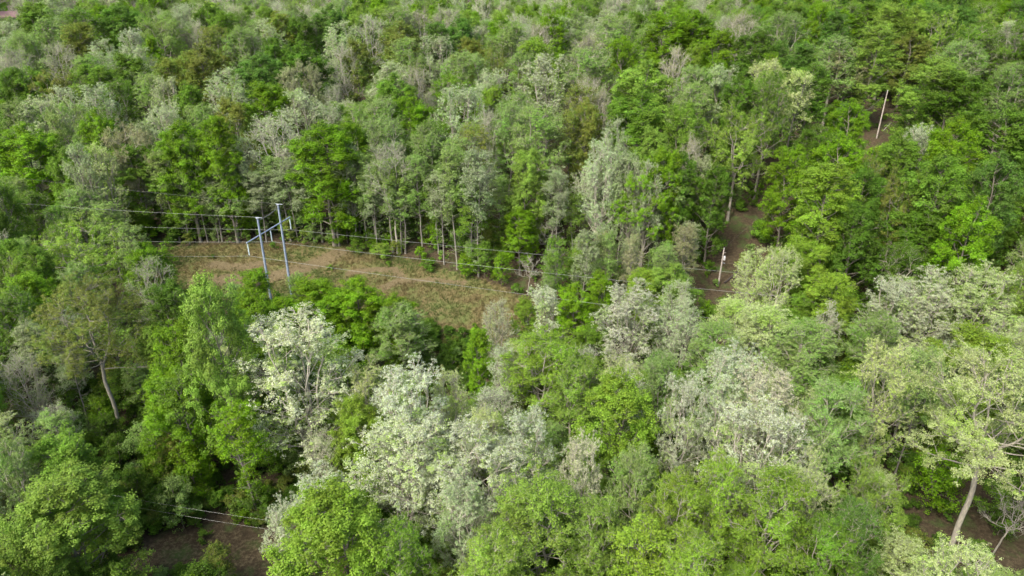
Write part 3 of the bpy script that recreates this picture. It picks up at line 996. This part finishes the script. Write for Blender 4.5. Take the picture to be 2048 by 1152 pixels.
# ---------------------------------------------------------------- masses: the rest of the wood, undergrowth, grass (instances on points)
def scatter(name, kinds, pts, kind_label):
    """one object: points carrying colour, turn and size; trunks and crowns instanced on them"""
    cols = {}
    index = {}
    for part in ("trunk", "crown"):
        c = bpy.data.collections.new(name + "_" + part)
        n = 0
        for k in kinds:
            for vi, P in enumerate(PROTO[k]):
                o = bpy.data.objects.new("%s_%s_%03d" % (name, part, n), P[part])
                c.objects.link(o)
                index[(k, vi)] = n
                n += 1
        cols[part] = c
    me = bpy.data.meshes.new(name)
    n = len(pts)
    me.vertices.add(n)
    me.vertices.foreach_set("co", np.array([p["loc"] for p in pts], np.float32).ravel())

    def attr(nm, typ, key, arr):
        a = me.attributes.new(nm, typ, 'POINT')
        a.data.foreach_set(key, np.asarray(arr).ravel())
    attr("tint", 'FLOAT_COLOR', "color", np.array([[*p["c1"], 1] for p in pts], np.float32))
    attr("tint_new", 'FLOAT_COLOR', "color", np.array([[*p["c2"], 1] for p in pts], np.float32))
    attr("bark", 'FLOAT_COLOR', "color", np.array([[*p["bk"], 1] for p in pts], np.float32))
    attr("turn", 'FLOAT_VECTOR', "vector", np.array([[0, 0, p["rot"]] for p in pts], np.float32))
    attr("size", 'FLOAT_VECTOR', "vector", np.array([[p["sx"], p["sx"], p["sz"]] for p in pts], np.float32))
    attr("shape", 'INT', "value", np.array([index[(p["kind"], p["v"])] for p in pts], np.int32))
    ng = bpy.data.node_groups.new(name + "_spread", 'GeometryNodeTree')
    ng.interface.new_socket("Geometry", in_out='INPUT', socket_type='NodeSocketGeometry')
    ng.interface.new_socket("Geometry", in_out='OUTPUT', socket_type='NodeSocketGeometry')
    gi = ng.nodes.new("NodeGroupInput")
    go = ng.nodes.new("NodeGroupOutput")
    join = ng.nodes.new("GeometryNodeJoinGeometry")

    def named(nm, typ):
        a = ng.nodes.new("GeometryNodeInputNamedAttribute")
        a.data_type = typ
        a.inputs["Name"].default_value = nm
        return a.outputs["Attribute"]
    rot = ng.nodes.new("FunctionNodeEulerToRotation")
    ng.links.new(named("turn", 'FLOAT_VECTOR'), rot.inputs[0])
    size = named("size", 'FLOAT_VECTOR')
    shape = named("shape", 'INT')
    for part in ("trunk", "crown"):
        ci = ng.nodes.new("GeometryNodeCollectionInfo")
        ci.inputs["Collection"].default_value = cols[part]
        ci.inputs["Separate Children"].default_value = True
        ci.inputs["Reset Children"].default_value = True
        ip = ng.nodes.new("GeometryNodeInstanceOnPoints")
        ip.inputs["Pick Instance"].default_value = True
        ng.links.new(gi.outputs[0], ip.inputs["Points"])
        ng.links.new(ci.outputs[0], ip.inputs["Instance"])
        ng.links.new(shape, ip.inputs["Instance Index"])
        ng.links.new(rot.outputs[0], ip.inputs["Rotation"])
        ng.links.new(size, ip.inputs["Scale"])
        ng.links.new(ip.outputs[0], join.inputs[0])
    ng.links.new(join.outputs[0], go.inputs[0])
    o = bpy.data.objects.new(name, me)
    COL.objects.link(o)
    md = o.modifiers.new("spread", 'NODES')
    md.node_group = ng
    tag(o, *kind_label, None, "stuff")
    return o


for t in rest:
    t["loc"] = (t["x"], t["y"], t["z"] - 0.1)
scatter("forest", ["dense", "tall", "spread", "white", "sage", "bare", "edge"], rest, ("mass of mixed spring trees filling the wood between the single ones", "forest"))

under = []
UT = ["MG", "DG", "DG", "BG", "MG", "OL", "SG"]
xs = RNG.uniform(-175, 175, 9000)
ys = RNG.uniform(38, 215, 9000)
inside = np.abs(xs) < ys * 0.8 + 10
fr = forest_free(xs, ys)
inclear = in_poly(xs, ys, CLEAR)
gz = ground(xs, ys)
for x, y, z, ok, f, c in zip(xs, ys, gz, inside, fr, inclear):
    if not ok or (y > 165 and RNG.random() < 0.45):
        continue
    lowgreen = False
    u, v, _ = project(x, y, z + 1.5)
    if 0 <= u < 2048 and 0 <= v < 1152:
        bi = buf[int(v / 4), int(u / 4)]
        if bi >= 0 and trees[bi]["y"] < y - 3 and RNG.random() < 0.75:
            continue
    if f:
        u, v, _ = project(x, y, z)
        lowgreen = c and v > 655
        if not lowgreen and RNG.random() > 0.06:
            continue
        if not lowgreen and c and v < 610 and RNG.random() > 0.3:
            continue
    cut = False
    for kp in (KEEP[1], KEEP[2]):
        u, v, _ = project(np.full(3, x), np.full(3, y), z + np.array([2.0, 5.0, 8.5]))
        cut = cut or bool(in_poly(np.concatenate([u - 16, u, u + 16]), np.concatenate([v, v, v]), kp).any())
    if cut and RNG.random() < 0.3:
        continue
    kind = "sapling" if (not cut and RNG.random() < 0.30 and not f) else "bush"
    s = RNG.uniform(0.45, 1.0) if kind == "sapling" else RNG.uniform(0.4, 1.15)
    if f and not lowgreen:
        s *= 0.5
    tn = UT[RNG.integers(len(UT))]
    j = RNG.uniform(0.75, 1.15)
    under.append(dict(loc=(x, y, z - 0.05), c1=np.array(TINT[tn][0]) * j, c2=np.array(TINT[tn][1]) * j, bk=BARK[kind], rot=RNG.uniform(0, 6.28),
                      sx=s * RNG.uniform(0.9, 1.4), sz=s, kind=kind, v=int(RNG.integers(NV[kind]))))
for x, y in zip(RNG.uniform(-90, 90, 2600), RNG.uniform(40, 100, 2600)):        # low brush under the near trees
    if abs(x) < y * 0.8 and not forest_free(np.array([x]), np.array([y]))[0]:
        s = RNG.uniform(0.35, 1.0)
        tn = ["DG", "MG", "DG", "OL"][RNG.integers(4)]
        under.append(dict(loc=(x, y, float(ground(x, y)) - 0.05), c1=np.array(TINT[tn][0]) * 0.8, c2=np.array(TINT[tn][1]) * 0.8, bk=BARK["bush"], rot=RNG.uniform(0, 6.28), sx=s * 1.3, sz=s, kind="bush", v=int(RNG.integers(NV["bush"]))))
gp = gpx([(835, 640), (870, 660), (965, 680), (985, 780), (850, 800)])
for x, y in zip(RNG.uniform(-35, 15, 1500), RNG.uniform(85, 130, 1500)):       # brambles in the gully
    if in_poly(np.array([x]), np.array([y]), gp)[0] and RNG.random() < 0.8:
        s = RNG.uniform(0.35, 0.95)
        tn = ["DG", "MG", "DG", "OL"][RNG.integers(4)]
        under.append(dict(loc=(x, y, float(ground(x, y)) - 0.05), c1=np.array(TINT[tn][0]) * 0.8, c2=np.array(TINT[tn][1]) * 0.8, bk=BARK["bush"], rot=RNG.uniform(0, 6.28), sx=s * 1.3, sz=s, kind="bush", v=int(RNG.integers(NV["bush"]))))
print("undergrowth", len(under))
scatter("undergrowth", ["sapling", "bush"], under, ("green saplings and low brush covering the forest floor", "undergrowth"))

# dry grass of the open ground: tufts of blades in one mesh
gx = RNG.uniform(-115, 75, 60000)
gyy = RNG.uniform(90, 160, 60000)
okm = (in_poly(gx, gyy, CLEAR) | in_poly(gx, gyy, ROW))
bare_soil = np.zeros(len(gx))
for line, w in SOIL_LINES:
    bare_soil = np.maximum(bare_soil, np.clip(1.4 - poly_dist(gx, gyy, line) / w * 0.7, 0, 1))
okm &= RNG.random(len(gx)) > bare_soil * 0.95
gx, gyy = gx[okm], gyy[okm]
cenp = np.stack([gx, gyy, ground(gx, gyy)], 1)
patch = 0.5 + 0.5 * np.sin(gx * 0.23 + 1.7 * np.sin(gyy * 0.19)) * np.sin(gyy * 0.31 + np.sin(gx * 0.15))
per = 7
idx = np.repeat(np.arange(len(cenp)), per)
n = len(idx)
base = cenp[idx] + np.concatenate([RNG.normal(0, 0.16, (n, 2)), np.zeros((n, 1))], 1)
hgt = (RNG.uniform(0.18, 0.5, n) * np.where(RNG.random(len(cenp)) < 0.2, 2.3, 1.0)[idx])[:, None]
dirv = np.concatenate([RNG.normal(0, 0.45, (n, 2)), np.ones((n, 1))], 1)
side = unit(np.concatenate([RNG.normal(0, 1, (n, 2)), np.zeros((n, 1))], 1)) * 0.035
gv = np.empty((n, 4, 3))
gv[:, 0] = base - side
gv[:, 1] = base + side
gv[:, 2] = base + dirv * hgt + side * 0.3
gv[:, 3] = base + dirv * hgt - side * 0.3
gc = np.ones((n, 4, 4))
gc[:, :, 0] = RNG.random(n)[:, None]
gc[:, :, 2] = 0.0
gc[:, :, 1] = np.clip(patch[idx] + 0.10 + RNG.normal(0, 0.12, n), 0, 1)[:, None]
gm = quads_mesh("dry_grass", gv.reshape(-1, 3), np.arange(n * 4).reshape(n, 4), M_LEAF, ("leafmix", gc.reshape(-1, 4)))
go_ = bpy.data.objects.new("dry_grass", gm)
go_["tint"] = [0.165, 0.14, 0.066]
go_["tint_new"] = [0.085, 0.115, 0.032]
COL.objects.link(go_)
tag(go_, "dry tan grass with green patches on the open right of way", "grass", None, "stuff")


# ---------------------------------------------------------------- shrubs and dead trees of the clearing's edge
def spot(kind, u, v, h, w, tint, label, cat, vi=0, group=None):
    p = hit(u, v)
    P = PROTO[kind][vi]
    j = RNG.uniform(0.92, 1.08)
    return plant(kind, vi, (p[0], p[1], p[2] - 0.08), RNG.uniform(0, 6), w / 2 / P["R"], h / P["H"], np.array(TINT[tint][0]) * j, np.array(TINT[tint][1]) * j,
                 BARK[kind], label, cat, group)


DARK = "DG"
spot("bush", 548, 499, 2.1, 2.4, DARK, "small dark round evergreen shrub standing between the steel poles", "shrub", 0)
spot("bush", 862, 540, 3.0, 4.4, DARK, "dark low shrub at the clearing's edge, wider than tall", "shrub", 1)
spot("sapling", 935, 556, 6.0, 4.6, "BG", "bright green shrub by the clearing edge, nearest the dark low shrub", "sapling", 0)
spot("sapling", 1003, 572, 8.5, 4.4, "BG", "upright leafy green sapling beside the pale dead tree", "sapling", 1)
spot("dense", 1040, 548, 16.0, 8.0, "BG", "vivid green young tree standing out before the grey trunks, right of the clearing", "tree", 2)
spot("sapling", 1150, 585, 9.0, 10.5, "DG", "broad vivid green thicket shrub beyond the pale dead tree", "shrub", 0)
spot("sapling", 1213, 588, 9.0, 6.0, "DG", "smaller vivid green shrub next to the broad thicket shrub", "shrub", 1)
spot("sapling", 715, 508, 4.0, 4.0, "MG", "light green sapling at the top of the red earth track", "sapling", 2)
spot("sapling", 765, 520, 4.5, 5.0, "LG", "pale green sapling below the forest edge trunks mid-clearing", "sapling", 0)
spot("snag", 1055, 590, 10.0, 6.0, "GR", "small pale dead tree with bare side twigs in front of thickets", "tree", 0)
spot("snag", 1098, 525, 11.0, 7.0, "GR", "crooked bare grey dead tree at the forest edge", "tree", 1)
spot("snag", 1985, 1110, 11.0, 6.5, "GR", "bare dead branchy tree in the lower right corner gap", "tree", 0)


# ---------------------------------------------------------------- steel H-frame
def at_z(u, v, z):
    d = ray(u, v)
    t = (z - CAM_Z) / d[2]
    return np.array([d[0] * t, d[1] * t, z])


ZT, ZA = 20.0, 16.4
P1, P2 = at_z(515, 437, ZT), at_z(556, 410, ZT)
A1, A2 = at_z(493, 486, ZA), at_z(580, 434, ZA)
frame = empty("transmission_frame", (float((P1[0] + P2[0]) / 2), float((P1[1] + P2[1]) / 2), float(ground(P1[0], P1[1]))))
tag(frame, "blue-grey steel two-pole power line frame with crossarm standing in the clearing", "power pylon")
FO = np.array(frame.location)
for P in (P1, P2):
    mb = MB()
    g = float(ground(P[0], P[1])) - 0.5
    mb.tube(np.array([(P[0], P[1], g), (P[0], P[1], (g + ZT) / 2), (P[0], P[1], ZT)]) - FO, [0.28, 0.235, 0.18], 12)
    po = mb.build("pole", M_STEEL, frame)
    mb = MB()
    mb.tube(np.array([(P[0], P[1], ZT + 0.002), (P[0], P[1], ZT + 0.14)]) - FO, [0.30, 0.30], 12)
    mb.build("pole_cap", M_STEEL_PALE, po)
    mb = MB()
    ld = np.array([0.969, -0.247, 0])
    mb.tube(np.array([P + (0, 0, 0.2) - ld * 0.5, P + (0, 0, 0.2) + ld * 1.0]) - FO, [0.06, 0.06], 6)
    mb.build("wire_bracket", M_STEEL_PALE, po)
mb = MB()
mb.tube(np.array([A1, A2]) - FO, [0.13, 0.13], 8)
mb.build("crossarm", M_STEEL, frame)
mb = MB()
mb.tube(np.array([P1 - (0, 0, 0.5), (P1 + P2) / 2 - (0, 0, 0.7), P2 - (0, 0, 0.5)]) - FO, [0.05, 0.05, 0.05], 6)
mb.build("tie_rod", M_WIRE_DARK, frame)
ARMS = [A1 + (A2 - A1) * 0.015, A1 + (A2 - A1) * 0.52, A1 + (A2 - A1) * 0.985]
ATT = []
for A in ARMS:
    top = A - np.array([0, 0, 0.22])
    L = 2.2
    mb = MB()
    mb.tube(np.array([top, top - (0, 0, L + 0.25)]) - FO, [0.035, 0.035], 5)
    st = mb.build("insulator_string", M_STEEL, frame)
    for k in range(9):
        zc = 0.18 + k * (L - 0.2) / 8.5
        mb = MB()
        c = top - (0, 0, zc)
        mb.tube(np.array([c, c - (0, 0, 0.03), c - (0, 0, 0.10), c - (0, 0, 0.13)]) - FO, [0.045, 0.125, 0.14, 0.05], 10)
        mb.build("disc", M_GLASS, st)
    ATT.append(top - np.array([0, 0, L + 0.25]))


# ---------------------------------------------------------------- wires
def wire(name, p, q, sag, label, mat=None, r=0.035, group=None):
    r *= 0.5
    t = np.linspace(0, 1, 40)[:, None]
    pts = p + (q - p) * t
    pts[:, 2] -= (4 * sag * t * (1 - t))[:, 0]
    mb = MB()
    mb.tube(pts, r, 5)
    o = mb.build(name, mat or M_WIRE)
    tag(o, label, "power line", group)
    return o


def at_depth(u, v, y):
    d = ray(u, v)
    t = y / d[1]
    return np.array([d[0] * t, y, CAM_Z + d[2] * t])


GW = "power line wires over the clearing"
cap = np.array([0, 0, 0.25])
wire("power_wire", P1 + cap, at_depth(-120, 393, 150), 0.5, "upper thin wire running left from the shorter-looking steel pole's top", group=GW)
wire("power_wire", P2 + cap, at_depth(-160, 330, 160), 0.6, "faint wire running left from the farther steel pole's top", M_WIRE_DARK, 0.02, GW)
LEFT = [(-60, 497, 138), (-60, 468, 145), (-60, 435, 152)]
LEFTL = ["wire from the nearest insulator running left over the clearing", "wire from the middle insulator running left over the clearing", "wire from the far insulator running left before the wood"]
for a, (u, v, y), lb in zip(ATT, LEFT, LEFTL):
    wire("power_wire", a, at_depth(u, v, y), 0.7, lb, group=GW)
RIGHT = [(1790, 680, 99), (1770, 612, 106), (2100, 598, 114)]
RIGHTL = ["lowest wire running right from the nearest insulator across the open slope", "middle wire running right across the open slope", "highest wire running right past the wooden pole"]
for a, (u, v, y), lb in zip(ATT, RIGHT, RIGHTL):
    wire("power_wire", a, at_depth(u, v, y), 0.5, lb, group=GW)
wire("utility_wire", at_depth(120, 970, 66), at_depth(560, 1044, 62), 0.3, "upper of two thin wires above the brown ground, lower left", r=0.010, group="thin wires in the lower left gap")
wire("utility_wire", at_depth(120, 984, 65), at_depth(560, 1062, 61), 0.3, "lower of two thin wires above the brown ground, lower left", r=0.010, group="thin wires in the lower left gap")


# ---------------------------------------------------------------- wooden poles
def wood_pole(u, vt, y, label, lean=(0, 0), gear=True, h=None):
    top = at_depth(u, vt, y)
    g = float(ground(top[0], top[1]))
    root = empty("utility_pole", (float(top[0]), float(top[1]), g))
    tag(root, label, "utility pole")
    h = top[2] - g
    mb = MB()
    mb.tube([(0 - lean[0], 0, -0.5), (0 - lean[0] * 0.5, 0, h * 0.5), (0, 0, h)], [0.19, 0.165, 0.125], 10)
    po = mb.build("post", M_POLE, root)
    mb = MB()
    mb.tube([(0, 0, h + 0.003), (0, 0, h + 0.25), (0, 0, h + 0.4)], [0.03, 0.09, 0.05], 8)
    mb.build("pin_insulator", M_PORC, root)
    if gear:
        mb = MB()
        mb.box((0.22, 0, h - 0.75), (0.7, 0.09, 0.09), 0.4)
        mb.build("bracket_arm", M_POLE, root)
        mb = MB()
        mb.tube([(0.33, -0.12, h - 2.4), (0.33, -0.12, h - 2.3), (0.33, -0.12, h - 1.6), (0.33, -0.12, h - 1.5)], [0.18, 0.23, 0.23, 0.12], 10)
        tr_ = mb.build("transformer_can", M_PORC, root)
        mb = MB()
        mb.tube([(0.33, -0.12, h - 1.497), (0.33, -0.12, h - 1.3)], [0.05, 0.035], 6)
        mb.build("bushing", M_PORC, tr_)
        mb = MB()
        mb.tube([(0.1, -0.1, h - 3.0), (0.55, -0.2, h - 3.05)], [0.04, 0.04], 6)
        mb.build("service_hook", M_STEEL, root)
    return top, h


T1, h1 = wood_pole(1448, 499, 133, "weathered grey wooden pole with small gear at the open red bank", (0.15, 0))
T2, h2 = wood_pole(1775, 183, 182, "farther slim pale wooden pole high in the hillside cut", (0.1, 0), False)
print("poles", h1, h2, "frame", P1, P2, A1, A2)
wire("utility_wire", T1 + (0, 0, 0.4), T2 + (0, 0, 0.4), 1.2, "thin wire climbing the cut between the two wooden poles", M_WIRE_DARK, 0.014)
wire("guy_wire", T2 - (0, 0, 0.3), np.array([T2[0] - 9.5, T2[1] + 3, float(ground(T2[0] - 9.5, T2[1] + 3))]), 0.0, "slanting stay wire of the farther wooden pole", M_WIRE_DARK, 0.016)
wire("service_wire", T1 - (0, 0, 3.0), T1 + np.array([9, 3, -4.0]), 0.3, "short drop wire leaving the grey wooden pole sideways", M_WIRE, 0.012)


def log(u1, v1, u2, v2, r, mat, label, name="fallen_log"):
    a, b = hit(u1, v1), hit(u2, v2)
    d = b - a
    n = np.linalg.norm(d)
    mb = MB()
    k = 9
    pts = a + np.linspace(0, 1, k)[:, None] * d + RNG.normal(0, 0.03, (k, 3))
    pts[:, 2] = ground(pts[:, 0], pts[:, 1]) + r * 0.8 + 0.05
    mb.tube(pts, np.linspace(r, r * 0.6, k), 8)
    for f in (0.35, 0.6, 0.8):
        p = a + d * f
        p[2] = float(ground(p[0], p[1])) + r
        s = p + np.array([RNG.normal(0, 0.4), RNG.normal(0, 0.4), 0.7])
        mb.tube([p, (p + s) / 2, s], [r * 0.35, r * 0.25, r * 0.1], 5)
    o = mb.build(name, mat)
    tag(o, label, "log")


log(1448, 568, 1482, 538, 0.22, M_LOG, "dark fallen log lying up the red bank beside the wooden pole")
log(1767, 262, 1782, 247, 0.13, M_POLE, "pale broken branch leaning at the farther wooden pole's foot")


# ---------------------------------------------------------------- far house
def house():
    d = ray(14, 26)
    t = 275.0
    p = np.array([d[0] * t, d[1] * t, CAM_Z + d[2] * t])
    g = float(ground(p[0], p[1]))
    root = empty("house", (float(p[0]), float(p[1]), g), 0.5)
    tag(root, "far house with a faded red roof among trees, top left corner", "house")
    wh = max(2.8, p[2] - g - 1.4)
    L, W = 6.5, 4.5
    mb = MB()
    mb.box((0, 0, wh / 2 - 0.5), (L, W, wh + 1))
    mb.v[-1] = mb.v[-1]
    wall = mb.build("wall", M_SIDING, root, False)
    for s in (-1, 1):
        mb = MB()
        rz = 2.0
        y0, y1 = s * (W / 2 + 0.5), 0.0
        z0, z1 = wh - 0.25, wh + rz
        x0, x1 = -L / 2 - 0.4, L / 2 + 0.4
        v = [(x0, y0, z0), (x1, y0, z0), (x1, y1, z1), (x0, y1, z1), (x0, y0, z0 + 0.12), (x1, y0, z0 + 0.12), (x1, y1, z1 + 0.12), (x0, y1, z1 + 0.12)]
        mb.add(v, [(0, 1, 2, 3), (4, 7, 6, 5), (0, 4, 5, 1), (1, 5, 6, 2), (2, 6, 7, 3), (3, 7, 4, 0)])
        mb.build("roof", M_ROOF, root, False)
    for s in (-1, 1):
        mb = MB()
        x = s * (L / 2 - 0.05)
        mb.add([(x, -W / 2, wh + 0.002), (x, W / 2, wh + 0.002), (x, 0, wh + 1.72), (x - s * 0.1, -W / 2, wh + 0.002), (x - s * 0.1, W / 2, wh + 0.002), (x - s * 0.1, 0, wh + 1.72)],
               [(0, 1, 2), (3, 5, 4), (0, 3, 4, 1), (1, 4, 5, 2), (2, 5, 3, 0)])
        mb.build("gable", M_SIDING, root, False)
    for x in (-3.4, 0.6, 3.4):
        mb = MB()
        mb.box((x, -W / 2 - 0.03, wh - 1.3), (1.1, 0.06, 1.2))
        w_ = mb.build("window", M_SIDING, root, False)
        mb = MB()
        mb.box((x, -W / 2 - 0.064, wh - 1.3), (0.9, 0.02, 1.0))
        mb.build("pane", M_PANE, w_, False)
    mb = MB()
    mb.box((-1.5, -W / 2 - 0.03, wh - 1.6), (1.0, 0.06, 2.1))
    mb.build("door", M_POLE, root, False)


house()
